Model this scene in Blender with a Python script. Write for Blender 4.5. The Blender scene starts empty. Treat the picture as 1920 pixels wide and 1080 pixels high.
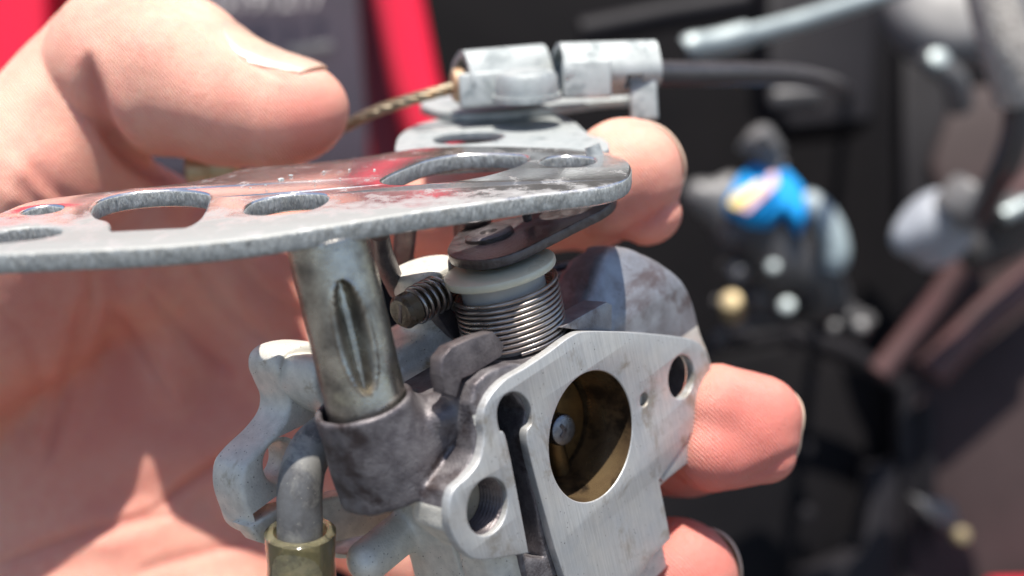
import bpy, bmesh, math, random
import numpy as np
from mathutils import Vector, Matrix, geometry

random.seed(7); rng = np.random.default_rng(7)
scn = bpy.context.scene
COL = scn.collection
R = math.radians
# ------------------------------------------------------------------ camera (1 unit = 1 cm)
PITCH = R(-20)
cam_d = bpy.data.cameras.new("camera"); cam = bpy.data.objects.new("camera", cam_d); COL.objects.link(cam)
cam_d.sensor_width = 36; cam_d.lens = 40; cam_d.clip_start = 0.5; cam_d.clip_end = 20000
cam.rotation_euler = (R(90) + PITCH, 0, 0); cam.location = (0, 0, 0)
cam_d.dof.use_dof = True; cam_d.dof.focus_distance = 15.8; cam_d.dof.aperture_fstop = 4.0 / 0.46
# aperture diameter = lens / fstop in mm at scene scale: keep it near 0.46 cm of the 1 unit = 1 cm place
cam_d.dof.aperture_fstop = (40 / 1000) / 0.42
cam_d.dof.aperture_blades = 0
scn.camera = cam
scn.unit_settings.system = 'METRIC'; scn.unit_settings.scale_length = 0.01
F = 1920 * 40 / 36
CW = np.array(Matrix.Rotation(R(90) + PITCH, 3, 'X'))          # camera axes -> world
def ray(x, y): return np.array([(x - 960) / F, (540 - y) / F, -1.0])
def P(x, y, d): return CW @ (ray(x, y) * d)                    # a point of the place, d cm in front of the lens
def D(x, y, z):                                                # direction right, up, toward the viewer
    v = CW @ np.array([x, y, z], float); return v / np.linalg.norm(v)
def hit(x, y, o, n):                                           # where that line of sight meets a plane
    r = CW @ ray(x, y); return r * ((o @ n) / (r @ n))

# ------------------------------------------------------------------ world, sun, exposure
SUN = D(0.0, 0.90, 0.40)
w = bpy.data.worlds.new("World"); scn.world = w; w.use_nodes = True
nt = w.node_tree; bg = nt.nodes['Background']; sky = nt.nodes.new('ShaderNodeTexSky')
sky.sky_type = 'NISHITA'; sky.sun_disc = False
sky.sun_elevation = math.asin(SUN[2]); sky.sun_rotation = math.atan2(SUN[0], SUN[1])
nt.links.new(sky.outputs[0], bg.inputs[0]); bg.inputs[1].default_value = 0.095
sl = bpy.data.lights.new("sun", 'SUN'); sl.energy = 5.0; sl.angle = R(0.5); sl.color = (1, .95, .87)
so = bpy.data.objects.new("sun", sl); COL.objects.link(so)
so.rotation_euler = Vector(SUN).to_track_quat('Z', 'Y').to_euler()
scn.view_settings.view_transform = 'Standard'; scn.view_settings.look = 'None'
scn.view_settings.gamma = 1; scn.view_settings.exposure = 0.74

# ------------------------------------------------------------------ materials
def srgb(r, g, b): return tuple(((c / 255) / 12.92 if c <= 10 else ((c / 255 + .055) / 1.055) ** 2.4) for c in (r, g, b)) + (1,)
def N(t, kind, **kw):
    n = t.nodes.new(kind)
    for k, v in kw.items():
        if k.startswith('i_'):
            n.inputs[k[2:].replace('_', ' ')].default_value = v
        else: setattr(n, k, v)
    return n
def mat(name, c1, c2=None, scale=3, metallic=0, rough=.5, rough2=None, bump=.1, bscale=40, pits=None, pit_scale=9, pit_thr=.08,
        stain=None, stain_scale=1.2, stain_thr=.6, stretch=(1, 1, 1), trans=0, sss=0, alpha=1, ior=1.5, bdist=.02, coat=0, spec=.5, dull_band=None):
    m = bpy.data.materials.new(name); m.use_nodes = True; t = m.node_tree; L = t.links.new
    b = t.nodes['Principled BSDF']; tc = N(t, 'ShaderNodeTexCoord')
    mp = N(t, 'ShaderNodeMapping'); mp.inputs['Scale'].default_value = stretch; L(tc.outputs['Object'], mp.inputs[0])
    no = N(t, 'ShaderNodeTexNoise', i_Scale=scale, i_Detail=8, i_Roughness=.62); L(tc.outputs['Object'], no.inputs[0])
    rp = N(t, 'ShaderNodeMapRange'); rp.inputs[1].default_value = .36; rp.inputs[2].default_value = .64; L(no.outputs[0], rp.inputs[0])
    mx = N(t, 'ShaderNodeMix', data_type='RGBA'); mx.inputs[6].default_value = c1; mx.inputs[7].default_value = c2 or c1; L(rp.outputs[0], mx.inputs[0])
    out = mx.outputs[2]
    if stain:
        n2 = N(t, 'ShaderNodeTexNoise', i_Scale=stain_scale, i_Detail=6, i_Roughness=.7, i_Distortion=.4); L(tc.outputs['Object'], n2.inputs[0])
        r2 = N(t, 'ShaderNodeMapRange'); r2.inputs[1].default_value = stain_thr - (.16 if dull_band else .04); r2.inputs[2].default_value = stain_thr + (.16 if dull_band else .07); L(n2.outputs[0], r2.inputs[0])
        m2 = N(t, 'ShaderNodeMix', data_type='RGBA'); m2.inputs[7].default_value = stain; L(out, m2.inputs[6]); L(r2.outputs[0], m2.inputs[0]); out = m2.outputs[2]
        if dull_band:                                              # blends to a duller, rougher surface towards one edge
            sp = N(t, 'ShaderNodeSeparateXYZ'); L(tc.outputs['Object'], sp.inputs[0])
            gy = N(t, 'ShaderNodeMapRange'); gy.inputs[1].default_value = dull_band[0]; gy.inputs[2].default_value = dull_band[1]; gy.inputs[3].default_value = .30; gy.inputs[4].default_value = -.12; L(sp.outputs[1], gy.inputs[0])
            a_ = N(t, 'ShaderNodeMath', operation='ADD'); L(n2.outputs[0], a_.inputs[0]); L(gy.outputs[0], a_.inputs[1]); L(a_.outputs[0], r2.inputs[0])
    if pits:
        v = N(t, 'ShaderNodeTexVoronoi', i_Scale=pit_scale); L(tc.outputs['Object'], v.inputs[0])
        n3 = N(t, 'ShaderNodeTexNoise', i_Scale=pit_scale * .25); L(tc.outputs['Object'], n3.inputs[0])
        ml = N(t, 'ShaderNodeMath', operation='MULTIPLY'); ml.inputs[1].default_value = pit_thr * 2; L(n3.outputs[0], ml.inputs[0])
        lt = N(t, 'ShaderNodeMath', operation='LESS_THAN'); L(v.outputs['Distance'], lt.inputs[0]); L(ml.outputs[0], lt.inputs[1])
        m3 = N(t, 'ShaderNodeMix', data_type='RGBA'); m3.inputs[7].default_value = pits; L(out, m3.inputs[6]); L(lt.outputs[0], m3.inputs[0]); out = m3.outputs[2]
    L(out, b.inputs['Base Color'])
    b.inputs['Metallic'].default_value = metallic; b.inputs['IOR'].default_value = ior
    b.inputs['Specular IOR Level'].default_value = spec
    if rough2 is None: rough2 = min(1, rough + .15)
    rr = N(t, 'ShaderNodeMapRange'); rr.inputs[1].default_value = .3; rr.inputs[2].default_value = .7
    rr.inputs[3].default_value = rough; rr.inputs[4].default_value = rough2; L(no.outputs[0], rr.inputs[0]); L(rr.outputs[0], b.inputs['Roughness'])
    if dull_band:
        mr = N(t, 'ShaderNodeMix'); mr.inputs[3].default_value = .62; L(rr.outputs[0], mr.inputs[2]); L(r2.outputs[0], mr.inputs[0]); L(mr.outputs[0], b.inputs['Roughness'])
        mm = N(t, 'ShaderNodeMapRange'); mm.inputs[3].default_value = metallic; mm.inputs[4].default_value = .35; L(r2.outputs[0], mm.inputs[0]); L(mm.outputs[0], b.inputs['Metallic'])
    if bump:
        nb = N(t, 'ShaderNodeTexNoise', i_Scale=bscale, i_Detail=5); L(mp.outputs[0], nb.inputs[0])
        bp = N(t, 'ShaderNodeBump', i_Strength=bump, i_Distance=bdist); L(nb.outputs[0], bp.inputs['Height']); L(bp.outputs[0], b.inputs['Normal'])
    if trans: b.inputs['Transmission Weight'].default_value = trans
    if sss:
        b.inputs['Subsurface Weight'].default_value = sss; b.inputs['Subsurface Radius'].default_value = (.3, .25, .2); b.inputs['Subsurface Scale'].default_value = 1
    if alpha < 1: b.inputs['Alpha'].default_value = alpha
    if coat: b.inputs['Coat Weight'].default_value = coat
    return m
g = lambda v, a=0, b=0: (v + a, v, v + b, 1)
M_FACE = mat('machined_aluminium', (.56, .55, .53, 1), (.46, .47, .48, 1), 1.3, .5, .36, .55, bump=.35, bscale=30, stretch=(9, .4, 3), bdist=.006, pits=(.05, .045, .045, 1), pit_scale=11, pit_thr=.075, stain=(.34, .31, .27, 1), stain_scale=1.1, stain_thr=.58)
t_ = M_FACE.node_tree; b_ = t_.nodes['Principled BSDF']; src = b_.inputs['Base Color'].links[0].from_socket
tc_ = N(t_, 'ShaderNodeTexCoord'); mp_ = N(t_, 'ShaderNodeMapping'); mp_.inputs['Scale'].default_value = (14, .5, 1); t_.links.new(tc_.outputs['Object'], mp_.inputs[0])
ns_ = N(t_, 'ShaderNodeTexNoise', i_Scale=2.5, i_Detail=6, i_Roughness=.7); t_.links.new(mp_.outputs[0], ns_.inputs[0])
mr_ = N(t_, 'ShaderNodeMapRange'); mr_.inputs[1].default_value = .35; mr_.inputs[2].default_value = .65; mr_.inputs[3].default_value = .84; mr_.inputs[4].default_value = 1.1; t_.links.new(ns_.outputs[0], mr_.inputs[0])
mx_ = N(t_, 'ShaderNodeMix', data_type='RGBA', blend_type='MULTIPLY'); mx_.inputs[0].default_value = 1; t_.links.new(src, mx_.inputs[6]); t_.links.new(mr_.outputs[0], mx_.inputs[7]); t_.links.new(mx_.outputs[2], b_.inputs['Base Color'])
M_CAST = mat('cast_aluminium', (.72, .69, .62, 1), (.58, .555, .50, 1), 5, .35, .42, .62, bump=.5, bscale=32, bdist=.02, stain=(.34, .28, .19, 1), stain_scale=1.5, stain_thr=.64, pits=(.10, .08, .07, 1), pit_scale=13, pit_thr=.1)
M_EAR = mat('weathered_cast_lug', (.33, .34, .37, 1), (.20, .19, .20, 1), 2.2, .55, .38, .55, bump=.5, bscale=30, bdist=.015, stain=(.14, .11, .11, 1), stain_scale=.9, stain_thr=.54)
M_CASTD = mat('shaded_grimy_cast', (.105, .092, .10, 1), (.20, .185, .19, 1), 4.5, .55, .42, .62, bump=.6, bscale=26, bdist=.02, stain=(.06, .045, .045, 1), stain_scale=1.3, stain_thr=.55)  # dark cast tone: grime plus the shade painted into it
M_ZINC = mat('zinc_plated_steel', (.84, .81, .80, 1), (.78, .76, .75, 1), 1.6, .95, .08, .24, bump=.22, bscale=26, bdist=.012, stain=(.31, .315, .305, 1), stain_scale=2.6, stain_thr=.60, dull_band=(.9, 2.6), pits=(.9, .9, .88, 1), pit_scale=9, pit_thr=.035)
M_ZINCR = mat('sheared_steel_edge', (.60, .61, .59, 1), (.36, .36, .34, 1), 9, .7, .5, .75, bump=1, bscale=16, stretch=(1.6, 1.6, .35), bdist=.04)
M_DULL = mat('dull_zinc_steel', (.43, .45, .445, 1), (.33, .355, .355, 1), 3,   .45, .52, .7, bump=.4, bscale=30, bdist=.015, stain=(.20, .225, .23, 1), stain_scale=1.6, stain_thr=.57, pits=(.12, .12, .12, 1), pit_scale=8, pit_thr=.07)
M_ELBOW = mat('stained_elbow_steel', (.20, .20, .205, 1), (.12, .115, .115, 1), 3, .5, .45, .65, bump=.35, bscale=60, bdist=.01, stain=(.30, .29, .27, 1), stain_scale=1.5, stain_thr=.52, pits=(.45, .42, .36, 1), pit_scale=16, pit_thr=.10)
M_SHAFT = mat('tarnished_steel', (.56, .535, .48, 1), (.19, .175, .16, 1), 2.0, .95, .2, .38, bump=.4, bscale=30, bdist=.012, stain=(.42, .40, .33, 1), stain_scale=1.3, stain_thr=.58, pits=(.07, .05, .04, 1), pit_scale=12, pit_thr=.11)
M_WIRE = mat('spring_wire', (.42, .39, .37, 1), (.26, .22, .20, 1), 3, .95, .22, .42, bump=.1)
M_LEVER = mat('black_plated_steel', (.085, .07, .07, 1), (.16, .14, .14, 1), 6, .8, .3, .5, bump=.6, bscale=24, bdist=.015)
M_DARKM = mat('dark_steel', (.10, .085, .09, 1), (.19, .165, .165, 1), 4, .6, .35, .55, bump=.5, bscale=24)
M_PLAST = mat('grey_nylon', (.44, .43, .41, 1), (.38, .37, .36, 1), 2, 0, .3, .4, bump=.1, sss=.3)
M_RIM = mat('cream_nylon', (.62, .60, .47, 1), (.55, .53, .42, 1), 2, 0, .25, .35, bump=.1, sss=.5)
M_BRASS = mat('stained_brass', (.24, .15, .06, 1), (.12, .07, .03, 1), 1.8, .8, .22, .45, bump=.2, bscale=10, stain=(.06, .04, .02, 1), stain_scale=1.6, stain_thr=.56)
M_BORE = mat('varnished_bore', (.32, .22, .115, 1), (.16, .10, .06, 1), 1.6, .75, .2, .42, bump=.25, bscale=8, stain=(.07, .05, .035, 1), stain_scale=1.4, stain_thr=.53)
M_SCREW = mat('blued_screw', (.30, .31, .35, 1), (.16, .16, .19, 1), 6, .95, .22, .4, bump=.3)
M_HOSE = mat('yellowed_clear_hose', (.97, .90, .62, 1), (.93, .84, .50, 1), 3, 0, .06, .15, bump=.2, bscale=3, trans=.95, ior=1.42)
M_PLUG = mat('oily_residue', (.08, .055, .035, 1), (.14, .1, .06, 1), 5, 0, .2, .4, bump=.8, bscale=8)
M_CABLE = mat('black_cable_sheath', (.045, .042, .046, 1), (.07, .062, .064, 1), 4, 0, .25, .4, bump=.2)
M_STR = mat('steel_strand', (.34, .29, .21, 1), (.20, .155, .10, 1), 5, .8, .35, .5, bump=.2, stain=(.36, .16, .05, 1), stain_scale=1.0, stain_thr=.56)
M_RUST = mat('rusty_steel', (.40, .20, .08, 1), (.5, .42, .32, 1), 6, .4, .5, .7, bump=.4)
M_BRASS2 = mat('pale_brass', (.55, .48, .32, 1), (.45, .38, .24, 1), 6, .7, .4, .55, bump=.2)
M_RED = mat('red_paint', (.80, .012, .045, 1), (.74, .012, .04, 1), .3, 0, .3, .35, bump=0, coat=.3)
M_REDD = mat('shaded_red_paint', (.20, .008, .014, 1), (.16, .008, .012, 1), .3, 0, .35, .4, bump=0)  # darker copy of the red, shade put into its colour
M_LABEL = mat('dark_label', (.065, .05, .062, 1), (.05, .04, .05, 1), .4, 0, .32, .4, bump=0)
M_INK = mat('pale_print', (.5, .47, .45, 1), None, 1, 0, .5, bump=0)
M_BLACK = mat('black_plastic', (.006, .0055, .0065, 1), (.009, .008, .009, 1), .2, 0, .6, .7, bump=.1, bscale=2, spec=.08)
M_BLACK2 = mat('satin_black_plastic', (.020, .0185, .021, 1), (.012, .011, .013, 1), .15, 0, .5, .6, bump=.05, bscale=1, spec=.12)
M_BROWN = mat('brown_black_plastic', (.055, .038, .038, 1), (.035, .025, .025, 1), .12, 0, .5, .6, bump=.05, bscale=1, spec=.12)
M_PINK = mat('pink_reflection', (.10, .045, .045, 1), (.07, .035, .035, 1), .5, 0, .5, bump=0)  # tone of the reflections painted over the brown panel
M_GREY = mat('grey_plastic', (.15, .145, .145, 1), (.09, .088, .09, 1), .6, 0, .4, .5, bump=.1, bscale=3)
M_GREYD = mat('dark_grey_casting', (.07, .068, .07, 1), (.035, .033, .035, 1), .6, .2, .4, .55, bump=.3, bscale=3)
M_BLUE = mat('blue_anodised', (.004, .24, .62, 1), (.01, .30, .70, 1), .5, 0, .6, .7, bump=.1, bscale=2, spec=.15)
M_YEL = mat('yellow_print', (.75, .52, .09, 1), None, 1, 0, .4, bump=0)
M_LILAC = mat('lilac_print', (.62, .36, .42, 1), None, 1, 0, .4, bump=0)
M_SILV = mat('bright_zinc', (.40, .45, .45, 1), (.28, .32, .33, 1), 1, .6, .5, .6, bump=.2, bscale=3)
M_PALE = mat('pale_grey_plastic', (.36, .44, .46, 1), (.25, .29, .31, 1), .6, 0, .4, .5, bump=.1)
M_PALE2 = mat('white_plastic', (.36, .38, .42, 1), (.22, .23, .26, 1), .5, 0, .4, .5, bump=.1)
M_BRAID = mat('braided_sleeve', (.50, .46, .42, 1), (.22, .20, .18, 1), 5, .2, .45, .6, bump=1, bscale=7, bdist=.1)
M_GOLD = mat('gold_zinc', (.42, .33, .18, 1), (.3, .24, .15, 1), 1, .6, .5, .6, bump=0)
M_GND = mat('dark_asphalt', (.10, .095, .09, 1), (.06, .058, .055, 1), .05, 0, .85, bump=.5, bscale=1.5)

def skin_material():
    m = bpy.data.materials.new('skin'); m.use_nodes = True; t = m.node_tree; L = t.links.new
    b = t.nodes['Principled BSDF']; tc = N(t, 'ShaderNodeTexCoord')
    n1 = N(t, 'ShaderNodeTexNoise', i_Scale=.55, i_Detail=4, i_Roughness=.6); L(tc.outputs['Object'], n1.inputs[0])
    n2 = N(t, 'ShaderNodeTexNoise', i_Scale=4, i_Detail=5, i_Roughness=.65); L(tc.outputs['Object'], n2.inputs[0])
    ad = N(t, 'ShaderNodeMath', operation='MULTIPLY_ADD'); ad.inputs[1].default_value = .5; L(n2.outputs[0], ad.inputs[0]); L(n1.outputs[0], ad.inputs[2])
    cr = N(t, 'ShaderNodeValToRGB'); e = cr.color_ramp.elements
    e[0].position = .56; e[0].color = (.79, .465, .355, 1); e[1].position = .94; e[1].color = (.73, .325, .25, 1)
    k = e.new(.74); k.color = (.77, .40, .30, 1); L(ad.outputs[0], cr.inputs[0])
    at = N(t, 'ShaderNodeVertexColor', layer_name='flush_shade')
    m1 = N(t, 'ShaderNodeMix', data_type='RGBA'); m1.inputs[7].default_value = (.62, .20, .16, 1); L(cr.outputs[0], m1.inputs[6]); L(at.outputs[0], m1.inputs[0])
    L(m1.outputs[2], b.inputs['Base Color'])
    b.inputs['Roughness'].default_value = .42; b.inputs['Specular IOR Level'].default_value = .45
    b.inputs['Subsurface Weight'].default_value = .55; b.inputs['Subsurface Radius'].default_value = (1, .32, .18)
    b.inputs['Subsurface Scale'].default_value = .27
    # ridges of the pad, then the fine criss-cross of the skin
    mp = N(t, 'ShaderNodeMapping'); mp.inputs['Rotation'].default_value = (0, 0, R(20)); mp.inputs['Scale'].default_value = (1, 1, 1); L(tc.outputs['Object'], mp.inputs[0])
    wv = N(t, 'ShaderNodeTexWave', i_Scale=7.5, i_Distortion=3.2, i_Detail=1.5); wv.inputs['Detail Scale'].default_value = .55; wv.bands_direction = 'DIAGONAL'; L(mp.outputs[0], wv.inputs[0])
    vo = N(t, 'ShaderNodeTexVoronoi', i_Scale=15, feature='DISTANCE_TO_EDGE'); L(tc.outputs['Object'], vo.inputs[0])
    n3 = N(t, 'ShaderNodeTexNoise', i_Scale=9, i_Detail=6, i_Roughness=.7); L(tc.outputs['Object'], n3.inputs[0])
    cl = N(t, 'ShaderNodeMath', operation='MINIMUM'); cl.inputs[1].default_value = .1; L(vo.outputs[0], cl.inputs[0])
    b1 = N(t, 'ShaderNodeBump', i_Strength=.55, i_Distance=.02); L(wv.outputs[0], b1.inputs['Height'])
    b2 = N(t, 'ShaderNodeBump', i_Strength=.3, i_Distance=.12); L(cl.outputs[0], b2.inputs['Height']); L(b1.outputs[0], b2.inputs['Normal'])
    b3 = N(t, 'ShaderNodeBump', i_Strength=.35, i_Distance=.05); L(n3.outputs[0], b3.inputs['Height']); L(b2.outputs[0], b3.inputs['Normal'])
    L(b3.outputs[0], b.inputs['Normal'])
    return m
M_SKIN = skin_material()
M_NAIL = mat('fingernail', (.52, .33, .26, 1), (.58, .41, .30, 1), 1.2, 0, .28, .38, bump=.15, bscale=8, stretch=(1, 1, 1), sss=.35)

# ------------------------------------------------------------------ mesh helpers
def thing(name, label, cat, M=None, group=None):
    o = bpy.data.objects.new(name, None); COL.objects.link(o); o.empty_display_size = .3
    if M is not None: o.matrix_world = M
    o['label'] = label; o['category'] = cat
    if group: o['group'] = group
    return o
def tag(o, label, cat, group=None):
    o['label'] = label; o['category'] = cat
    if group: o['group'] = group
    return o
def mk(name, verts, faces, m, parent=None, smooth=None, local=False):
    """verts in world cm unless local (then in the parent's own axes)"""
    me = bpy.data.meshes.new(name)
    V = np.asarray(verts, float)
    if parent is not None and not local:
        top = parent
        W = np.array(full(top).inverted()); V = V @ W[:3, :3].T + W[:3, 3]
    org = None
    if parent is None:
        org = V.mean(0); V = V - org
    me.from_pydata(V.tolist(), [], [list(map(int, f)) for f in faces]) if not isinstance(faces, np.ndarray) else fastmesh(me, V, faces)
    me.update()
    o = bpy.data.objects.new(name, me); COL.objects.link(o); me.materials.append(m)
    if org is not None: o.location = org
    if parent is not None: o.parent = parent
    if smooth is None: smooth = 35
    if smooth:
        me.shade_smooth()
        if smooth < 180: me.set_sharp_from_angle(angle=R(smooth))
    return o
def full(o):
    M = o.matrix_basis.copy()
    while o.parent: o = o.parent; M = o.matrix_basis @ M
    return M
def fastmesh(me, V, Q):
    n = len(Q); me.vertices.add(len(V)); me.vertices.foreach_set('co', V.astype(np.float32).ravel())
    me.loops.add(4 * n); me.loops.foreach_set('vertex_index', Q.astype(np.int32).ravel())
    me.polygons.add(n); me.polygons.foreach_set('loop_start', np.arange(0, 4 * n, 4, dtype=np.int32))
    me.validate()
def frame_M(o, x, y, z):
    M = Matrix.Identity(4)
    for i in range(3): M[i][0] = x[i]; M[i][1] = y[i]; M[i][2] = z[i]; M[i][3] = o[i]
    return M
def basis(nrm, hint=None):
    nrm = np.asarray(nrm, float); nrm = nrm / np.linalg.norm(nrm)
    h = np.array([1., 0, 0]) if hint is None else np.asarray(hint, float)
    x = h - nrm * (h @ nrm); x /= np.linalg.norm(x); return x, np.cross(nrm, x), nrm
def smooth_poly(pts, closed=True, sub=6, corners=()):
    """Catmull-Rom through pts; indices in corners stay sharp"""
    pts = np.asarray(pts, float); n = len(pts); out = []
    rngi = range(n) if closed else range(n - 1)
    for i in rngi:
        p1, p2 = pts[i], pts[(i + 1) % n]
        p0 = pts[i - 1] if (closed or i > 0) else p1; p3 = pts[(i + 2) % n] if (closed or i < n - 2) else p2
        if i in corners: p0 = p1
        if (i + 1) % n in corners: p3 = p2
        for s in range(sub):
            t = s / sub
            out.append(.5 * ((2 * p1) + (-p0 + p2) * t + (2 * p0 - 5 * p1 + 4 * p2 - p3) * t * t + (-p0 + 3 * p1 - 3 * p2 + p3) * t ** 3))
    if not closed: out.append(pts[-1])
    return np.array(out)
def circ(c, r, n=40, ry=None, rot=0):
    a = np.linspace(0, 2 * np.pi, n, endpoint=False); ry = ry or r
    x, y = r * np.cos(a), ry * np.sin(a)
    return np.stack([c[0] + x * math.cos(rot) - y * math.sin(rot), c[1] + x * math.sin(rot) + y * math.cos(rot)], 1)
def prism(name, loops, z0, z1, m, parent=None, M=None, bevel=.02, smooth=50, m_edge=None, warp=None):
    """plate with holes: loops in the plane of M (or of the parent's axes), from z0 up to z1"""
    cu = bpy.data.curves.new(name, 'CURVE'); cu.dimensions = '2D'; cu.fill_mode = 'BOTH'
    for lp in loops:
        s = cu.splines.new('POLY'); s.points.add(len(lp) - 1)
        for p, q in zip(s.points, lp): p.co = (q[0], q[1], 0, 1)
        s.use_cyclic_u = True
    cu.extrude = (z1 - z0) / 2 - bevel; cu.bevel_depth = bevel; cu.bevel_resolution = 2; cu.offset = -bevel
    tmp = bpy.data.objects.new('tmp', cu); COL.objects.link(tmp)
    me = bpy.data.meshes.new_from_object(tmp, depsgraph=bpy.context.evaluated_depsgraph_get())
    bpy.data.objects.remove(tmp); bpy.data.curves.remove(cu)
    me.transform(Matrix.Translation((0, 0, (z0 + z1) / 2)))
    bm = bmesh.new(); bm.from_mesh(me); bmesh.ops.remove_doubles(bm, verts=bm.verts, dist=1e-4)
    bmesh.ops.recalc_face_normals(bm, faces=bm.faces)
    if warp:
        for v in bm.verts: v.co = warp(v.co)
    bm.to_mesh(me); bm.free()
    me.name = name; me.materials.clear(); me.materials.append(m)
    if m_edge:
        me.materials.append(m_edge)
        for p in me.polygons:
            if abs(p.normal.z) < .5: p.material_index = 1
    if M is not None:
        if parent is not None: me.transform(full(parent).inverted() @ M)
        else: me.transform(M)
    o = bpy.data.objects.new(name, me); COL.objects.link(o)
    if parent is not None: o.parent = parent
    me.shade_smooth(); me.set_sharp_from_angle(angle=R(smooth))
    return o
def tube_vf(path, rad, seg=20, caps=True, up=None, flat=None):
    path = np.asarray(path, float); n = len(path); rad = np.broadcast_to(rad, n)
    T = np.gradient(path, axis=0); T /= np.linalg.norm(T, axis=1)[:, None] + 1e-12
    u = np.array(up if up is not None else ([0, 0, 1] if abs(T[0][2]) < .9 else [1, 0, 0]), float)
    V, Fs = [], []; a = np.linspace(0, 2 * np.pi, seg, endpoint=False)
    for i in range(n):
        u = u - T[i] * (u @ T[i]); u /= np.linalg.norm(u); w = np.cross(T[i], u)
        V.append(path[i] + rad[i] * (np.cos(a)[:, None] * u + np.sin(a)[:, None] * w))
    V = np.concatenate(V)
    for i in range(n - 1):
        for j in range(seg):
            k = (j + 1) % seg; Fs.append((i * seg + j, i * seg + k, (i + 1) * seg + k, (i + 1) * seg + j))
    if caps:
        Fs.append(tuple(range(seg))[::-1]); Fs.append(tuple(range((n - 1) * seg, n * seg)))
    return V, Fs
def tube(name, path, rad, m, parent=None, seg=20, caps=True, smooth=50, local=False, up=None):
    V, Fs = tube_vf(path, rad, seg, caps, up); return mk(name, V, Fs, m, parent, smooth, local)
def lathe_vf(prof, o, ax, seg=48, x=None, closed=False):
    X, Y, Z = basis(ax, x if x is not None else ([1, 0, 0] if abs(ax[0]) < .9 else [0, 1, 0])); o = np.asarray(o, float)
    a = np.linspace(0, 2 * np.pi, seg, endpoint=False); V, Fs = [], []; n = len(prof)
    for r, h in prof: V.append(o + Z * h + max(r, 1e-4) * (np.cos(a)[:, None] * X + np.sin(a)[:, None] * Y))
    V = np.concatenate(V)
    for i in range(n if closed else n - 1):
        b = (i + 1) % n
        for j in range(seg):
            k = (j + 1) % seg; Fs.append((i * seg + j, i * seg + k, b * seg + k, b * seg + j))
    return V, Fs
def lathe(name, prof, o, ax, m, parent=None, seg=48, smooth=40, local=False, closed=False, x=None):
    V, Fs = lathe_vf(prof, o, ax, seg, x, closed); return mk(name, V, Fs, m, parent, smooth, local)
def rprof(r, h0, h1, b=.02):      # rounded solid cylinder profile
    return [(0, h0), (r - b, h0), (r - b * .3, h0 + b * .3), (r, h0 + b), (r, h1 - b), (r - b * .3, h1 - b * .3), (r - b, h1), (0, h1)]
def rbox(name, c, x, y, z, size, m, parent=None, b=.05, local=False):
    x, y, z = [np.asarray(q, float) / np.linalg.norm(q) for q in (x, y, z)]
    bm = bmesh.new(); bmesh.ops.create_cube(bm, size=1)
    for v in bm.verts: v.co = Vector((v.co.x * size[0], v.co.y * size[1], v.co.z * size[2]))
    bmesh.ops.bevel(bm, geom=bm.edges[:], offset=min(b, min(size) * .45), segments=3, profile=.5, affect='EDGES')
    V = np.array([v.co[:] for v in bm.verts]); Fs = [[v.index for v in f.verts] for f in bm.faces]; bm.free()
    V = np.asarray(c, float) + V[:, :1] * x + V[:, 1:2] * y + V[:, 2:] * z
    return mk(name, V, Fs, m, parent, 40, local)

# ------------------------------------------------------------------ distance-field helpers for castings and the hand
def smin(a, b, k):
    h = np.clip(.5 + .5 * (b - a) / k, 0, 1); return b + (a - b) * h - k * h * (1 - h)
def smax(a, b, k): return -smin(-a, -b, k)
def s_caps(p, a, b, r1, r2):
    a = np.asarray(a, np.float32); b = np.asarray(b, np.float32); ab = b - a; pa = p - a
    h = np.clip((pa @ ab) / (ab @ ab), 0, 1); return np.linalg.norm(pa - h[..., None] * ab, axis=-1) - (r1 + (r2 - r1) * h).astype(np.float32)
def s_ell(p, c, X, r):
    q = ((p - np.asarray(c, np.float32)) @ np.asarray(X, np.float32).T) / np.asarray(r, np.float32)
    k = np.linalg.norm(q, axis=-1); return (k - 1) * min(r)
def s_box(p, lo, hi, r=.05):
    lo = np.array(lo, np.float32); hi = np.array(hi, np.float32)
    q = np.abs(p - (lo + hi) / 2) - (hi - lo) / 2 + r
    return np.linalg.norm(np.maximum(q, 0), axis=-1) + np.minimum(q.max(-1), 0) - r
def s_cyl(p, c, ax, r, h0, h1, rd=.04):   # ax 0/1/2 local axis
    o = [i for i in range(3) if i != ax]; d = np.hypot(p[..., o[0]] - c[0], p[..., o[1]] - c[1]) - r + rd
    e = np.abs(p[..., ax] - (h0 + h1) / 2) - (h1 - h0) / 2 + rd
    return np.hypot(np.maximum(d, 0), np.maximum(e, 0)) + np.minimum(np.maximum(d, e), 0) - rd
def s_poly(p, poly, w0, w1, rd=.05):      # polygon in local x,y swept from w0 to w1
    poly = np.asarray(poly, np.float32); x, y = p[..., 0], p[..., 1]; d = np.full(x.shape, 1e9, np.float32); s = np.ones(x.shape, np.float32)
    # evaluate in 2-D once (x, y constant along the third axis of the grid)
    if p.ndim == 4: x, y = x[:, :, 0], y[:, :, 0]; d = d[:, :, 0]; s = s[:, :, 0]
    n = len(poly)
    for i in range(n):
        a, b = poly[i], poly[i - 1]; e = b - a; wx, wy = x - a[0], y - a[1]
        h = np.clip((wx * e[0] + wy * e[1]) / (e @ e), 0, 1); d = np.minimum(d, (wx - e[0] * h) ** 2 + (wy - e[1] * h) ** 2)
        c1 = y >= a[1]; c2 = y < b[1]; c3 = e[0] * wy > e[1] * wx
        fl = (c1 & c2 & c3) | (~c1 & ~c2 & ~c3); s = np.where(fl, -s, s)
    d = s * np.sqrt(d) + rd
    if p.ndim == 4: d = d[:, :, None]
    e = np.abs(p[..., 2] - (w0 + w1) / 2) - (w1 - w0) / 2 + rd
    return np.sqrt(np.maximum(d, 0) ** 2 + np.maximum(e, 0) ** 2) + np.minimum(np.maximum(d, e), 0) - rd
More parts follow.
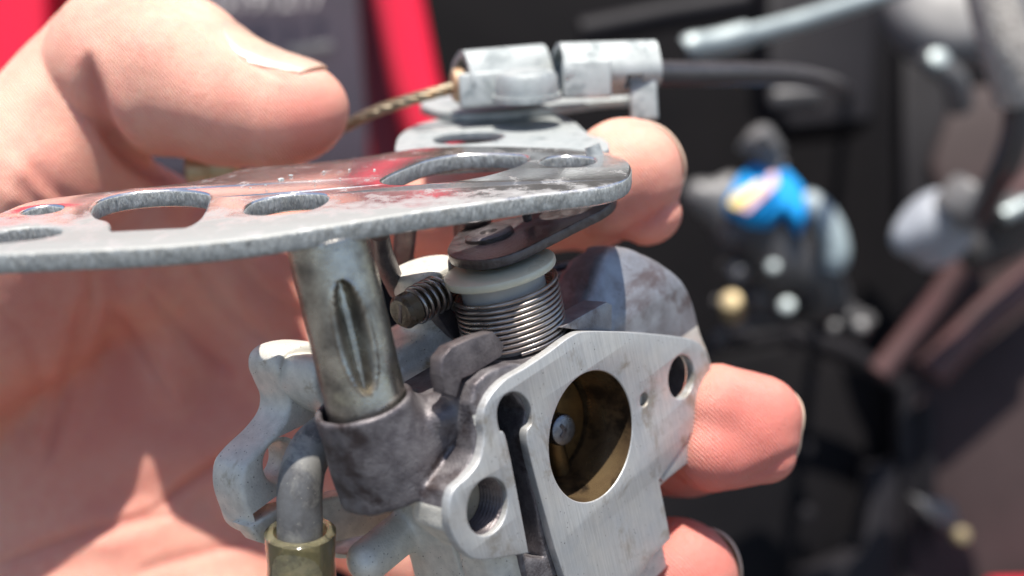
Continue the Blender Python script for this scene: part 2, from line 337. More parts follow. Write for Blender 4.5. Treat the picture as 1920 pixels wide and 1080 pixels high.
def grid(lo, hi, h):
    ax = [np.arange(a, b + h, h, dtype=np.float32) for a, b in zip(lo, hi)]
    return np.stack(np.meshgrid(*ax, indexing='ij'), -1)
def nets(f, lo, h):
    s = f < 0
    c = np.zeros(tuple(d - 1 for d in f.shape), np.int8)
    for i in (0, 1):
        for j in (0, 1):
            for k in (0, 1): c += s[i:i + c.shape[0], j:j + c.shape[1], k:k + c.shape[2]]
    act = (c > 0) & (c < 8); I = np.argwhere(act); idx = np.full(c.shape, -1, np.int64); idx[act] = np.arange(len(I))
    acc = np.zeros((len(I), 3)); cnt = np.zeros(len(I))
    cor = [(i, j, k) for i in (0, 1) for j in (0, 1) for k in (0, 1)]
    val = {q: f[I[:, 0] + q[0], I[:, 1] + q[1], I[:, 2] + q[2]] for q in cor}
    for q in cor:
        for a in range(3):
            if q[a] == 0:
                q2 = tuple(q[i] + (i == a) for i in range(3)); v1, v2 = val[q], val[q2]; mk_ = (v1 < 0) != (v2 < 0)
                t = np.where(mk_, v1 / np.where(mk_, v1 - v2, 1), 0); pt = np.tile(np.array(q, float), (len(I), 1)); pt[:, a] += t
                acc += pt * mk_[:, None]; cnt += mk_
    V = (I + acc / cnt[:, None]) * h + np.asarray(lo)
    Q = []
    for a in range(3):
        b, d = (a + 1) % 3, (a + 2) % 3
        sl0 = [slice(None)] * 3; sl1 = [slice(None)] * 3; sl0[a] = slice(0, -1); sl1[a] = slice(1, None)
        ch = s[tuple(sl0)] != s[tuple(sl1)]; E = np.argwhere(ch)
        ok = (E[:, b] > 0) & (E[:, d] > 0) & (E[:, b] < c.shape[b]) & (E[:, d] < c.shape[d]); E = E[ok]
        def cell(db, dd):
            e = E.copy(); e[:, b] += db; e[:, d] += dd; return idx[e[:, 0], e[:, 1], e[:, 2]]
        q = np.stack([cell(-1, -1), cell(0, -1), cell(0, 0), cell(-1, 0)], 1)
        ins = s[E[:, 0], E[:, 1], E[:, 2]]; q = np.where(ins[:, None], q, q[:, ::-1]); Q.append(q)
    return V, np.concatenate(Q)

# ================================================================== CARBURETTOR frame: x across the face, y up its shafts, z out of the face
A_ = np.array([-.22, .93, .30]); A_ /= np.linalg.norm(A_)
N_ = np.array([.73, -.05, .68]); N_ -= A_ * (N_ @ A_); N_ /= np.linalg.norm(N_)
T_ = np.cross(A_, N_)
cT, cA, cN = CW @ T_, CW @ A_, CW @ N_
cO = P(1109, 820, 16)
CM = frame_M(cO, cT, cA, cN)
CB = np.array([cT, cA, cN])
def fl(x, y, w=0.0):
    p = hit(x, y, cO + cN * w, cN); return CB @ (p - cO)
def dk(x, y, v):
    p = hit(x, y, cO + cA * v, cA); return CB @ (p - cO)
def lc(x, y, d): return CB @ (P(x, y, d) - cO)
def tr(pts, w=0.0): return [fl(x, y, w)[:2] for x, y in pts]
def trv(pts, v): return [dk(x, y, v) for x, y in pts]
def cw(p): return cO + CB.T @ np.asarray(p, float)     # carb axes -> world

carb = thing('carburetor', 'metal carburetor with a bright drilled mounting face and a coil spring, gripped by the fingers', 'carburetor', CM)

# ---- machined front face
face = [(905, 1050), (872, 1037), (850, 1005), (842, 962), (850, 920), (878, 893), (900, 862), (908, 822), (905, 785), (915, 750), (945, 714), (985, 690),
        (1030, 660), (1072, 630), (1105, 621), (1200, 624), (1292, 635), (1322, 655), (1336, 700), (1344, 745), (1236, 900), (1258, 1010), (1222, 1045), (1180, 1110), (1130, 1190), (1095, 1190),
        (1040, 1028), (990, 835), (998, 792), (993, 757), (972, 736), (947, 741), (933, 768), (937, 806), (952, 832), (992, 1037)]
fp = smooth_poly(tr(face), sub=5, corners=(19, 20, 21, 22, 23, 24, 25, 26, 35))
small = circ(fl(1208, 750)[:2], .105, 20)
LH = circ(fl(915, 950)[:2], .375, 48); RH = circ(fl(1278, 707)[:2], .345, 40)
flange = prism('mounting_face', [fp, circ((.03, 0), .93, 72), LH, RH, small], -.15, 0, M_FACE, carb, bevel=.018)
flange.matrix_basis = Matrix.Identity(4)
# ---- the sawtooth corner behind the face
prism('corner_rib', [tr([(1342, 742), (1348, 750), (1292, 800), (1301, 853), (1237, 903), (1226, 888), (1290, 790), (1320, 745)], -.1)], -.7, -.03, M_FACE, carb, bevel=.02)
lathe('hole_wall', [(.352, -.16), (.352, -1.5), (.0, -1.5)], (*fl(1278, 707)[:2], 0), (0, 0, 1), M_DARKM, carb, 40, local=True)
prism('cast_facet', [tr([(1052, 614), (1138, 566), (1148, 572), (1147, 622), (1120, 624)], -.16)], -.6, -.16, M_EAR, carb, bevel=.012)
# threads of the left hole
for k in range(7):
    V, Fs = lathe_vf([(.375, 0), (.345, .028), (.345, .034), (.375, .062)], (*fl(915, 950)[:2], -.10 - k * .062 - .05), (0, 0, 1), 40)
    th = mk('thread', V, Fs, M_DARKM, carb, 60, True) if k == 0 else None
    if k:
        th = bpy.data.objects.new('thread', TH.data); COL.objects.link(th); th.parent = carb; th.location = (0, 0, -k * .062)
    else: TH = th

# ---- cast body as one filleted casting
UB, WB = -2.72, -1.2                                         # axis of the side boss
def body_f(p):
    U = p[..., 0]; Vv = p[..., 1]; W = p[..., 2]
    deck = s_box(p, (-1.75, -1.6, -2.2), (2.1, 1.42, -.13), .04)
    deck = smax(deck, (U - .35) * .42 + (Vv - 1.42) * .91, .08)
    f = smin(deck, s_cyl(p, (0, 0), 2, 1.35, -3.1, -.2), .2)
    f = smin(f, s_box(p, (-2.15, -3.2, -2.05), (-.4, .42, -.30), .12), .12)
    f = smin(f, s_box(p, (-.4, -3.2, -2.2), (1.2, -1, -.13), .04), .12)
    # lobes behind the face
    f = smin(f, s_poly(p, tr([(905, 1042), (850, 1000), (846, 962), (852, 925), (890, 880), (903, 850), (903, 800), (898, 760), (906, 722), (930, 700), (975, 682), (1030, 690), (1010, 1030)]), -.75, -.13, .03), .08)
    # big rounded ear behind the upper right corner
    ear = s_poly(p, smooth_poly(tr([(1062, 612), (1108, 572), (1140, 520), (1165, 482), (1192, 464), (1222, 470), (1262, 506), (1292, 560), (1308, 620), (1322, 660), (1330, 720), (1250, 770), (1100, 760)], -.5), sub=3), -1.5, -.38, .16)
    ear = smax(ear, (W + .34) + np.clip(Vv - 1.0, 0, 9) * .55, .15)
    f = smin(f, ear, .06)
    # boss with its arm
    bs = s_cyl(p, (UB, WB), 1, .64, .42, 1.72, .05)
    bs = smin(bs, s_caps(p, (UB + .1, .98, WB), (-1.35, .95, -.85), .52, .46), .32)
    bs = smin(bs, s_caps(p, (UB + .42, .9, WB + .05), (UB + .40, 1.48, WB), .30, .20), .12)
    bs = smin(bs, s_box(p, (UB + .1, .55, -1.35), (-1.5, 1.0, -.75), .15), .2)
    f = smin(f, bs, .07)
    # lit casting behind the spring and stop post
    f = smin(f, s_box(p, (-1.55, .2, -3.0), (.5, 1.75, -1.95), .16), .18)
    f = smin(f, s_cyl(p, (-.28, -2.3), 1, .50, 1.2, 2.62, .10), .16)
    f = smin(f, s_box(p, (-.72, 1.5, -2.5), (-.2, 2.55, -2.0), .1), .1)
    # small drilled hump
    f = smin(f, s_cyl(p, (2.07, -1.75), 1, .36, .2, 1.72, .1), .12)
    # oily lumps
    for c, r in (((-2.0, 1.22, -.62), .2), ((-1.78, 1.33, -.8), .16), ((-1.5, 1.4, -.62), .13), ((-2.05, 1.3, -.95), .15)):
        f = smin(f, np.linalg.norm(p - np.array(c, np.float32), axis=-1) - r, .12)
    # lower arm at the left
    f = smin(f, s_caps(p, lc(690, 1050, 15.6), lc(770, 985, 16.2), .30, .30), .15)
    # ---- cuts
    f = smax(f, -s_cyl(p, (.03, 0), 2, .97, -9, 9), .03)
    f = smax(f, -s_cyl(p, (UB, WB), 1, .56, 1.2, 9), .03)
    f = smax(f, -s_cyl(p, fl(915, 950)[:2], 2, .38, -1.25, 9), .03)
    f = smax(f, -s_cyl(p, fl(958, 775)[:2], 2, .20, -1.2, 9), .03)
    f = smax(f, -s_cyl(p, fl(1278, 707)[:2], 2, .35, -9, 9), .03)
    f = smax(f, -s_poly(p, tr([(936, 770), (972, 738), (996, 770), (990, 830), (1036, 1050), (1000, 1050), (956, 826)]), -1.3, 9, .01), .02)
    h = dk(1100, 570, 1.05); f = smax(f, -s_cyl(p, (h[0], h[2]), 1, .17, .5, 9), .03)
    f = smax(f, -s_cyl(p, (2.07, -1.75), 1, .18, 1.3, 9), .03)
    f = smax(f, -s_box(p, (-2.6, .33, -.98), (-1.9, .40, -.3), .01), .02)
    f = smax(f, -s_box(p, (-2.35, -3, -.92), (-2.08, .2, -.86), .01), .02)
    f = smax(f, -s_box(p, (-.95, 2.22, -2.9), (.3, 2.27, -1.7), .005), .01)
    # slight unevenness of a sand casting
    return f + .006 * np.sin(U * 9 + 2 * np.sin(W * 7)) * np.sin(Vv * 8 + 1.3)
lo, hi, h = (-3.6, -2.9, -3.15), (3.9, 2.75, -.05), .034
p = grid(lo, hi, h); f = body_f(p).astype(np.float32)
V, Q = nets(f, lo, h)
body = mk('cast_body', V, Q, M_CAST, carb, 180, True)
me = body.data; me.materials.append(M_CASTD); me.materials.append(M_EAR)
cen = V[Q].mean(1)                                            # boss, arm, deck and slot: grime, with shade put into the darker colour
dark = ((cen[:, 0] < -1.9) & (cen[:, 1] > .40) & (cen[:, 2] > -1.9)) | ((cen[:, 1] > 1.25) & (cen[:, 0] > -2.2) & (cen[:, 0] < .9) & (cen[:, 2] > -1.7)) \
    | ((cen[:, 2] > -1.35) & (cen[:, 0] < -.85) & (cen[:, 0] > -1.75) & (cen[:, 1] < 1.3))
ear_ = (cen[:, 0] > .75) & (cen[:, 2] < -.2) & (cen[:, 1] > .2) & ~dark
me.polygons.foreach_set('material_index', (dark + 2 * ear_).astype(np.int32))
del p, f

# ---- bore, throttle disc and screw
lathe('bore_wall', [(.925, -.02), (.925, -2.9), (.96, -2.9), (.96, -.02)], (.03, 0, 0), (0, 0, 1), M_BORE, carb, 72, local=True, closed=True)
lathe('bore_step', [(.925, -1.45), (.80, -1.5), (.78, -2.8), (.92, -2.8)], (.03, 0, 0), (0, 0, 1), M_BORE, carb, 72, local=True)
SU, SW = .0, -.98
sc = fl(1057, 806, -.80)
disc = lathe('throttle_disc', rprof(.90, -.03, .03, .01), (.03, 0, -1.15), (-.30, 0, 1), M_BRASS, carb, 56, local=True)
tube('throttle_shaft', [(sc[0], -.9, -1.08), (sc[0], .9, -1.08)], .17, M_BRASS, carb, 24, local=True)
pr = rprof(.24, -.2, .09, .06)
scr = lathe('disc_screw', pr, (sc[0], sc[1], -.86), (-.12, .05, 1), M_SCREW, carb, 32, local=True)
for ang in (.5, .5 + math.pi / 2):
    rbox('screw_recess', (sc[0], sc[1], -.775), (math.cos(ang), math.sin(ang), 0), (-math.sin(ang), math.cos(ang), 0), (0, 0, 1), (.26, .055, .02), M_DARKM, scr, .005, True)
tube('fuel_nozzle', [fl(1052, 880, -1.3), fl(1052, 880, -1.0)], .11, M_PLUG, carb, 20, local=True)

lathe('bore_block_disc', rprof(.93, -.04, .04, .01), (.03, 0, -2.7), (.1, 0, 1), M_BORE, carb, 48, local=True)  # disc added to block the bright view through the open bore

# ---- spring spool and torsion spring on the upright shaft
sb = dk(966, 640, 1.42); SU, SW = sb[0], sb[2]
def ax(v): return np.array([SU + (v - 1.42) * .03, v, SW])
lathe('spool_hub', [(0, 1.40), (.60, 1.40), (.60, 2.45), (0, 2.45)], (SU + .02, 0, SW), (0, 1, 0), M_PLAST, carb, 64, local=True)
lathe('spool_rim', rprof(.80, 2.44, 2.56, .035), (SU + .03, 0, SW), (0, 1, 0), M_RIM, carb, 72, local=True)
coil = []
turns = 10.4
for i in range(int(turns * 40) + 1):
    t = i / 40; a = -2 * np.pi * t + 2.3; v = 1.48 + t * .0735 + (.03 * max(0, t - 9.6) ** 1.0)
    r = .735
    coil.append((SU + .02 + r * math.cos(a) + .012 * t * .3, v, SW + r * math.sin(a)))
last = coil[-1]
for k in range(1, 8): coil.append((last[0] + .02 * k, last[1] + .012 * k * k * .3, last[2] - .07 * k))
tube('coil_spring', coil, .0315, M_WIRE, carb, 8, local=True, up=(0, 1, 0))

# ---- black lever disc with its long arm
YV = 2.80
arm = trv([(840, 462), (845, 480), (880, 488), (925, 485), (975, 470), (1025, 445), (1080, 417), (1130, 392), (1152, 372), (1150, 350), (1125, 345), (1060, 372), (985, 402), (915, 418), (865, 432)], YV)
arm2 = smooth_poly([(q[0], -q[2]) for q in arm], sub=5)
LM = CM @ Matrix(((1, 0, 0, 0), (0, 0, 1, 0), (0, -1, 0, 0), (0, 0, 0, 1)))       # x, -z, y
lever = prism('control_lever', [arm2], YV - .15, YV, M_LEVER, carb, M=LM, bevel=.02)
q = dk(918, 443, YV)
lathe('lever_hub', [(.05, .0), (.36, .0), (.36, .05), (.33, .075), (.13, .075), (.11, .03), (0, .03)], (q[0], YV, q[2]), (0, 1, 0), M_LEVER, lever, 40, local=True)
q = dk(1132, 366, YV)
tube('lever_post', [(q[0], YV - .1, q[2]), (q[0] + .02, YV + .5, q[2]), (q[0] + .02, YV + .78, q[2] - .05)], [.16, .13, .12], M_DULL, carb, 20, local=True)

# ---- stop tab in front of the spring, and the dark tab behind
tab = np.array(tr([(829, 672), (846, 651), (885, 634), (925, 622), (945, 646), (941, 668), (915, 684), (886, 702), (866, 710), (856, 745), (834, 738), (828, 705)], -.30))
prism('stop_tab', [tab], -.52, -.30, M_DARKM, carb, bevel=.014)
prism('stop_arm', [tr([(826, 560), (858, 590), (884, 636), (868, 650), (845, 628), (822, 596)], -1.75)], -1.95, -1.75, M_DARKM, carb, bevel=.02)
# ---- idle screw with its little spring
s0 = fl(762, 582, -1.75)
lathe('idle_screw', [(0, -.12), (.20, -.12), (.245, -.07), (.245, .10), (.20, .13), (.15, .14), (.15, 1.0), (0, 1.0)], s0, (1, .03, -.02), M_PLUG, carb, 32, local=True)
rbox('screw_slot', s0 + np.array([-.115, 0, 0]), (1, 0, 0), (0, 1, .4), (0, -.4, 1), (.02, .30, .06), M_DARKM, carb, .005, True)
tube('idle_spring', [(s0[0] + .12 + t * .12, s0[1] + .245 * math.cos(t * 2 * math.pi), s0[2] + .245 * math.sin(t * 2 * math.pi)) for t in np.linspace(0, 4.6, 130)], .034, M_WIRE, carb, 8, local=True)

# ---- steel post rising out of the boss
top = None
PN = D(-.05, .93, .30)                                       # the control plate's own tilt
PO = P(622, 448, 13.2)
b0 = cw((UB, .9, WB)); b1 = P(612, 440, 14.30)
axd = b1 - b0; axd /= np.linalg.norm(axd)
Lp = ((PO - PN * .2 - b0) @ PN) / (axd @ PN)
Xs, Ys, Zs = basis(axd, -(b0 / np.linalg.norm(b0)))          # Xs looks back at the viewer
seg, rows = 144, 150; V = []; Fs = []
for i in range(rows + 1):
    hh = Lp * i / rows
    for j in range(seg):
        a = 2 * math.pi * j / seg; r = .525 if hh < Lp * .97 else .50
        th = (a + math.pi) % (2 * math.pi) - math.pi
        s = (hh - 1.70) / .74
        if abs(s) < 1:
            wd = .36 * math.sqrt(1 - s * s)
            d0 = abs(th - .10) / max(wd, 1e-3)
            if d0 < 1: r -= .30 * min(1, (1 - d0) * 2.0)
            elif d0 < 1.35: r += .03 * math.sin((d0 - 1) / .35 * math.pi)
        V.append(b0 + axd * hh + r * (math.cos(a) * Xs + math.sin(a) * Ys))
for i in range(rows):
    for j in range(seg):
        k = (j + 1) % seg; Fs.append((i * seg + j, i * seg + k, (i + 1) * seg + k, (i + 1) * seg + j))
Fs.append(tuple(range(rows * seg, rows * seg + seg)))
post = mk('steel_post', V, Fs, M_SHAFT, carb, 60)

# ---- fuel elbow
el = smooth_poly([P(x, y, d) for x, y, d in ((680, 800, 15.9), (640, 806, 15.55), (600, 825, 15.3), (574, 862, 15.15), (563, 910, 15.1), (562, 975, 15.15), (563, 1100, 15.3))], False, 8)
tube('fuel_elbow', el, np.linspace(.295, .305, len(el)), M_ELBOW, carb, 32)

# ---- rear flange seen at the left
rear = [(478, 690), (481, 664), (502, 646), (545, 638), (600, 644), (640, 660), (700, 760), (720, 900), (690, 990), (620, 1035), (500, 1010), (442, 990), (424, 955), (411, 912), (414, 868), (436, 838), (470, 806), (494, 774), (499, 744), (488, 716)]
W0 = -2.95
rp_ = smooth_poly(tr(rear, W0 - .42), sub=5)
hole1 = circ(fl(518, 866, W0)[:2], .27, 32, .30); hole2 = circ(fl(645, 900, W0)[:2], .42, 36)
prism('rear_flange', [rp_, hole1], W0 - .62, W0 + .12, M_CAST, carb, bevel=.07)
c = rp_.mean(0); inner = c + (rp_ - c) * np.array([.80, .84])
def vloc(x, y, w_): return fl(x, y, w_)
# inner wall from the rear flange to the barrel, and the lower web
bx = [fl(590, 700, -2.95), fl(700, 880, -2.95)]
prism('rear_web', [smooth_poly(tr([(560, 668), (640, 676), (720, 760), (740, 900), (640, 800), (575, 760), (548, 720)], -2.6), sub=4)], -2.95, -2.1, M_CAST, carb, bevel=.08)
prism('bottom_web', [tr([(455, 985), (520, 950), (640, 925), (760, 905), (800, 980), (640, 1010), (560, 1035), (480, 1015)], -2.9)], -3.2, -2.8, M_CAST, carb, bevel=.06)

# ================================================================== clear hose pushed on the elbow
h0 = P(563, 995, 15.18); h1 = P(566, 1110, 15.42); hd = h1 - h0; hl = np.linalg.norm(hd); hd /= hl
hose = thing('fuel_hose', 'short clear yellowed fuel hose pushed over the bent metal elbow', 'hose', frame_M(h1 + hd * 1.5, *basis(-hd)))
lathe('hose_wall', [(.45, 0), (.475, .02), (.465, .2), (.45, .45), (.47, .75), (.475, hl + 1.5), (.33, hl + 1.5), (.33, .05), (.36, .0)], h0, hd, M_HOSE, hose, 56, closed=True)
lathe('fuel_residue', [(.0, .95), (.325, .95), (.325, hl + 1.4), (0, hl + 1.4)], h0, hd, M_PLUG, hose, 32)

# ================================================================== control plate
Px, Py, Pz = basis(PN, D(1, .05, 0))
PM = frame_M(PO, Px, Py, Pz)
def pl(x, y, k=0.0):
    p = hit(x, y, PO + PN * k, PN) - PO; return (p @ Px, p @ Py)
plate = thing('control_plate', 'long shiny zinc plated steel plate with round holes and slots, lying above the carburetor', 'metal plate', PM)
TP = .26
outl = [(-120, 470), (-60, 425), (0, 401), (60, 382), (150, 370), (240, 358), (330, 346), (400, 330), (450, 312), (520, 303), (620, 296), (700, 288), (780, 279), (860, 276), (950, 275), (1050, 275), (1110, 277), (1150, 284), (1178, 299), (1184, 315), (1170, 332), (1120, 347), (1020, 362), (900, 383), (760, 404), (620, 424), (480, 442), (300, 460), (120, 474), (-80, 486)]
pp = smooth_poly([pl(x, y) for x, y in outl], sub=5)
def hole(pts, sub=6, corners=()): return smooth_poly([pl(x, y) for x, y in pts], sub=sub, corners=corners)
holes = [hole([(172, 395), (190, 378), (250, 364), (330, 357), (388, 361), (388, 376), (372, 404), (340, 424), (280, 432), (212, 434), (205, 415), (182, 408)], corners=(8,)),
         hole([(458, 385), (480, 370), (540, 360), (605, 360), (612, 372), (580, 388), (520, 395), (470, 394)]),
         hole([(718, 340), (755, 322), (800, 304), (860, 292), (950, 290), (990, 296), (975, 314), (905, 335), (820, 346), (740, 348)]),
         hole([(-30, 450), (10, 435), (60, 428), (108, 430), (112, 442), (70, 454), (0, 463), (-30, 462)]),
         hole([(40, 402), (60, 393), (95, 388), (117, 391), (105, 398), (70, 404)]),
         hole([(1012, 305), (1035, 294), (1075, 291), (1112, 294), (1116, 303), (1090, 312), (1045, 315), (1018, 312)])]
def warp(c):                                                  # the plate is faintly dished, rim a little proud
    return Vector((c.x, c.y, c.z + .035 * math.sin(c.x * 1.1) + .02 * math.sin(c.y * 2 + 1)))
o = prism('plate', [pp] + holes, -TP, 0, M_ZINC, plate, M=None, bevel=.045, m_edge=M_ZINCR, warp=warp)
# raised tongue at the far side, a separate duller sheet with one hole
TK = -.03
tong = smooth_poly([pl(x, y, TK) for x, y in [(742, 268), (750, 252), (775, 236), (810, 226), (860, 218), (960, 214), (1040, 216), (1075, 226), (1100, 246), (1128, 258), (1142, 270), (1120, 284), (960, 284), (850, 284), (790, 286), (745, 284)]], sub=5)
th2 = smooth_poly([pl(x, y, TK) for x, y in [(812, 262), (830, 252), (870, 246), (920, 246), (946, 252), (930, 263), (880, 269), (830, 269)]], sub=6)
prism('swivel_tongue', [tong, th2], TK - .18, TK, M_DULL, plate, bevel=.03)
for x, y, r_ in ((527, 336, .05), (545, 329, .028), (498, 347, .02), (607, 322, .022), (655, 318, .02), (590, 340, .016), (702, 318, .02), (470, 352, .018), (638, 334, .015)):
    c_ = hit(x, y, PO + PN * .045, PN); bmc = bmesh.new(); bmesh.ops.create_icosphere(bmc, subdivisions=1, radius=1)
    vv = [c_ + (Px * v.co.x * 1.3 + Py * v.co.y + Pz * v.co.z * .6) * r_ * random.uniform(.7, 1.2) for v in bmc.verts]
    mk('metal_chip', vv, [[v.index for v in f_.verts] for f_ in bmc.faces], M_DULL, plate, 0); bmc.free()
# legs below the plate
for k, (x, y, d, x2, y2, d2, r) in enumerate([(884, 385, 17.2, 888, 475, 18.4, .30), (762, 415, 17.0, 752, 520, 18.4, .17)]):
    tube('plate_leg', [P(x, y, d), P(x2, y2, d2)], r, M_DARKM, plate, 24)
tube('plate_leg', [P(712, 440, 15.6), P(716, 475, 15.9), P(735, 520, 16.4), P(742, 548, 16.8)], [.13, .16, .15, .1], M_DARKM, plate, 20)
tube('plate_pin', [P(978, 372, 16.4), P(990, 412, 16.6)], .07, M_DARKM, plate, 14)

# ================================================================== cable clamp on the tongue
KN = PN; KO = P(990, 205, 20.6)
kx, ky, kz = basis(KN, D(1, .05, .0))
KM = frame_M(KO, kx, ky, kz)
def kl(x, y, k=0.0):
    p = hit(x, y, KO + KN * k, KN) - KO; return (p @ kx, p @ ky)
clamp = thing('cable_clamp', 'dull grey folded steel cable clamp with two sleeves and a rivet, above the plate', 'cable clamp', KM)
bp_ = smooth_poly([kl(x, y) for x, y in [(788, 196), (800, 184), (840, 178), (900, 172), (1000, 168), (1100, 166), (1180, 168), (1186, 182), (1120, 188), (1040, 200), (960, 208), (880, 212), (840, 212), (812, 206)]], sub=5)
prism('clamp_base', [bp_], -.17, 0, M_DULL, clamp, bevel=.035)
def sleeve(name, x0, y0, x1, y1, d0, d1, r, wall, hole_=None, cut=None, parent=clamp):
    a = P(x0, y0, d0); b = P(x1, y1, d1); dd = b - a; L = np.linalg.norm(dd); dd /= L
    X, Y, Z = basis(dd, D(0, 1, 0)); V = []; Fs = []; ns, nr = 64, 40
    bmx = bmesh.new(); rings = []
    for i in range(nr + 1):
        ro, ri = [], []
        for j in range(ns):
            t = 2 * math.pi * j / ns; dv = math.cos(t) * X + math.sin(t) * Y
            ce = a + dd * L * i / nr
            q = (abs(math.cos(t + .3)) ** 3.0 + abs(math.sin(t + .3)) ** 3.0) ** (-1 / 3.0) * .94
            ro.append(bmx.verts.new(ce + dv * r * q)); ri.append(bmx.verts.new(ce + dv * (r * q - wall)))
        rings.append((ro, ri))
    def gone(i, j):
        return hole_ is not None and hole_[0] <= i / nr < hole_[1] and hole_[2] <= j / ns < hole_[3]
    for i in range(nr):
        for j in range(ns):
            k = (j + 1) % ns
            if gone(i, j): continue
            bmx.faces.new((rings[i][0][j], rings[i][0][k], rings[i + 1][0][k], rings[i + 1][0][j]))
            bmx.faces.new((rings[i][1][k], rings[i][1][j], rings[i + 1][1][j], rings[i + 1][1][k]))
    for i in (0, nr):
        for j in range(ns):
            k = (j + 1) % ns; bmx.faces.new((rings[i][0][j], rings[i][1][j], rings[i][1][k], rings[i][0][k]))
    be = [e for e in bmx.edges if e.is_boundary]
    if be:
        for i in range(nr + 1):
            for j in range(ns):
                for (i2, j2) in ((i + 1, j), (i, (j + 1) % ns)):
                    if i2 > nr: continue
                    e = bmx.edges.get((rings[i][0][j], rings[i2][0][j2]))
                    if e and e.is_boundary: bmx.faces.new((rings[i][0][j], rings[i2][0][j2], rings[i2][1][j2], rings[i][1][j]))
    bmesh.ops.recalc_face_normals(bmx, faces=bmx.faces)
    bmx.verts.index_update(); loose = [v for v in bmx.verts if not v.link_faces]; bmesh.ops.delete(bmx, geom=loose, context='VERTS'); bmx.verts.index_update()
    V = [v.co[:] for v in bmx.verts]; Fs = [[v.index for v in f.verts] for f in bmx.faces]; bmx.free()
    return mk(name, V, Fs, M_DULL, parent, 40)
sleeve('cable_sleeve', 866, 150, 1016, 136, 20.3, 20.9, .50, .12)
sleeve('cable_sleeve', 1046, 132, 1224, 126, 20.2, 20.6, .47, .09, hole_=(.62, .80, .30, .42))
rbox('end_tab', P(1206, 178, 20.25), D(1, .05, 0), D(-.05, 1, 0), D(0, 0, 1), (.50, .92, .14), M_DULL, clamp, .06)
rbox('sleeve_foot', P(1100, 148, 19.86), D(1, .02, 0), D(-.02, 1, .06), D(0, -.06, 1), (.86, .66, .12), M_DULL, clamp, .05)
rbox('sleeve_foot', P(925, 166, 19.95), D(1, .08, 0), D(-.08, 1, .06), D(0, -.06, 1), (1.20, .60, .12), M_DULL, clamp, .05)
lathe('rivet', [(0, .42), (.3, .42), (.48, .38), (.54, .30), (.55, .1), (.56, 0), (.60, 0), (.60, -.1), (0, -.1)], P(988, 176, 19.75), PN, M_DULL, clamp, 40)
lathe('rusty_collar', rprof(.30, -.1, .12, .06), P(858, 160, 20.3), D(1, .08, -.2), M_RUST, clamp, 28)

# ================================================================== throttle cable
cable = thing('throttle_cable', 'twisted bare steel cable leaving the clamp towards the thumb, black sheath on its other side', 'cable', Matrix.Translation(P(858, 160, 20.3)))
cp = smooth_poly([P(*q) for q in ((905, 152, 20.4), (858, 163, 20.3), (800, 178, 20.2), (740, 196, 20.3), (690, 215, 20.4), (640, 240, 20.7), (560, 275, 21.2), (440, 310, 21.4))], False, 24)
T = np.gradient(cp, axis=0); T /= np.linalg.norm(T, axis=1)[:, None]
ln = np.concatenate([[0], np.cumsum(np.linalg.norm(np.diff(cp, axis=0), axis=1))])
VV, FF = [], []
for k in range(6):
    path = []
    for i in range(len(cp)):
        X, Y, Z = basis(T[i], D(0, 1, 0)); a = 2 * math.pi * k / 6 + ln[i] * 4.2
        path.append(cp[i] + .068 * (math.cos(a) * X + math.sin(a) * Y))
    v, f_ = tube_vf(path, .042, 8); n0 = sum(len(q) for q in VV); VV.append(v); FF += [tuple(n0 + z for z in q) for q in f_]
mk('bare_strand', np.concatenate(VV), FF, M_STR, cable, 60)
tube('black_sheath', smooth_poly([P(*q) for q in ((1215, 138, 20.7), (1300, 139, 22), (1400, 138, 24), (1490, 142, 27), (1540, 152, 30), (1572, 162, 38), (1586, 172, 50), (1590, 176, 64))], False, 10), .25, M_CABLE, cable, 24)
ft = lathe('brass_end', [(0, 0), (.24, 0), (.27, .03), (.27, .40), (.25, .43), (.25, .46), (.28, .5), (.28, .9), (.25, .93), (0, .93)], P(350, 318, 21.0), D(1, .06, -.1), M_BRASS2, cable, 28)

# ================================================================== the hand
def PC(x, y, d): return P(x, y, d).astype(np.float32)
def chain(p, pts, k=.25):
    f = None
    for (a, b) in zip(pts[:-1], pts[1:]):
        e = s_caps(p, PC(*a[:3]), PC(*b[:3]), a[3], b[3]); f = e if f is None else smin(f, e, k)
    return f
IDX = [(480, 470, 23.2, 1.15), (700, 400, 23.8, 1.0), (930, 400, 22.6, .93), (1110, 372, 20.4, .88), (1170, 330, 19.2, .98)]
MID = [(520, 680, 23.3, 1.2), (760, 760, 23.6, 1.0), (1040, 830, 21.8, .95), (1290, 822, 19.3, .95), (1395, 800, 18.5, .86)]
RNG = [(500, 900, 23.3, 1.2), (720, 1000, 23.4, 1.0), (960, 1080, 21.6, .95), (1180, 1090, 19.4, .95), (1275, 1078, 18.6, .93)]
LIT = [(430, 1130, 22.8, 1.1), (680, 1240, 22.8, .9), (900, 1290, 21.2, .85), (1080, 1300, 19.6, .85), (1180, 1290, 19.2, .8)]
def thumb_f(p):
    f = chain(p, [(235, 120, 20.2, 1.36), (330, 140, 19.9, 1.34), (420, 185, 19.7, 1.10), (520, 208, 19.5, .92), (566, 207, 19.4, .80)], .3)
    f = smin(f, s_caps(p, PC(330, 90, 20.6), PC(420, 150, 20.3), .9, .75), .3)
    f = smin(f, s_caps(p, PC(300, 190, 19.6), PC(420, 212, 19.4), .88, .78), .25)
    return f
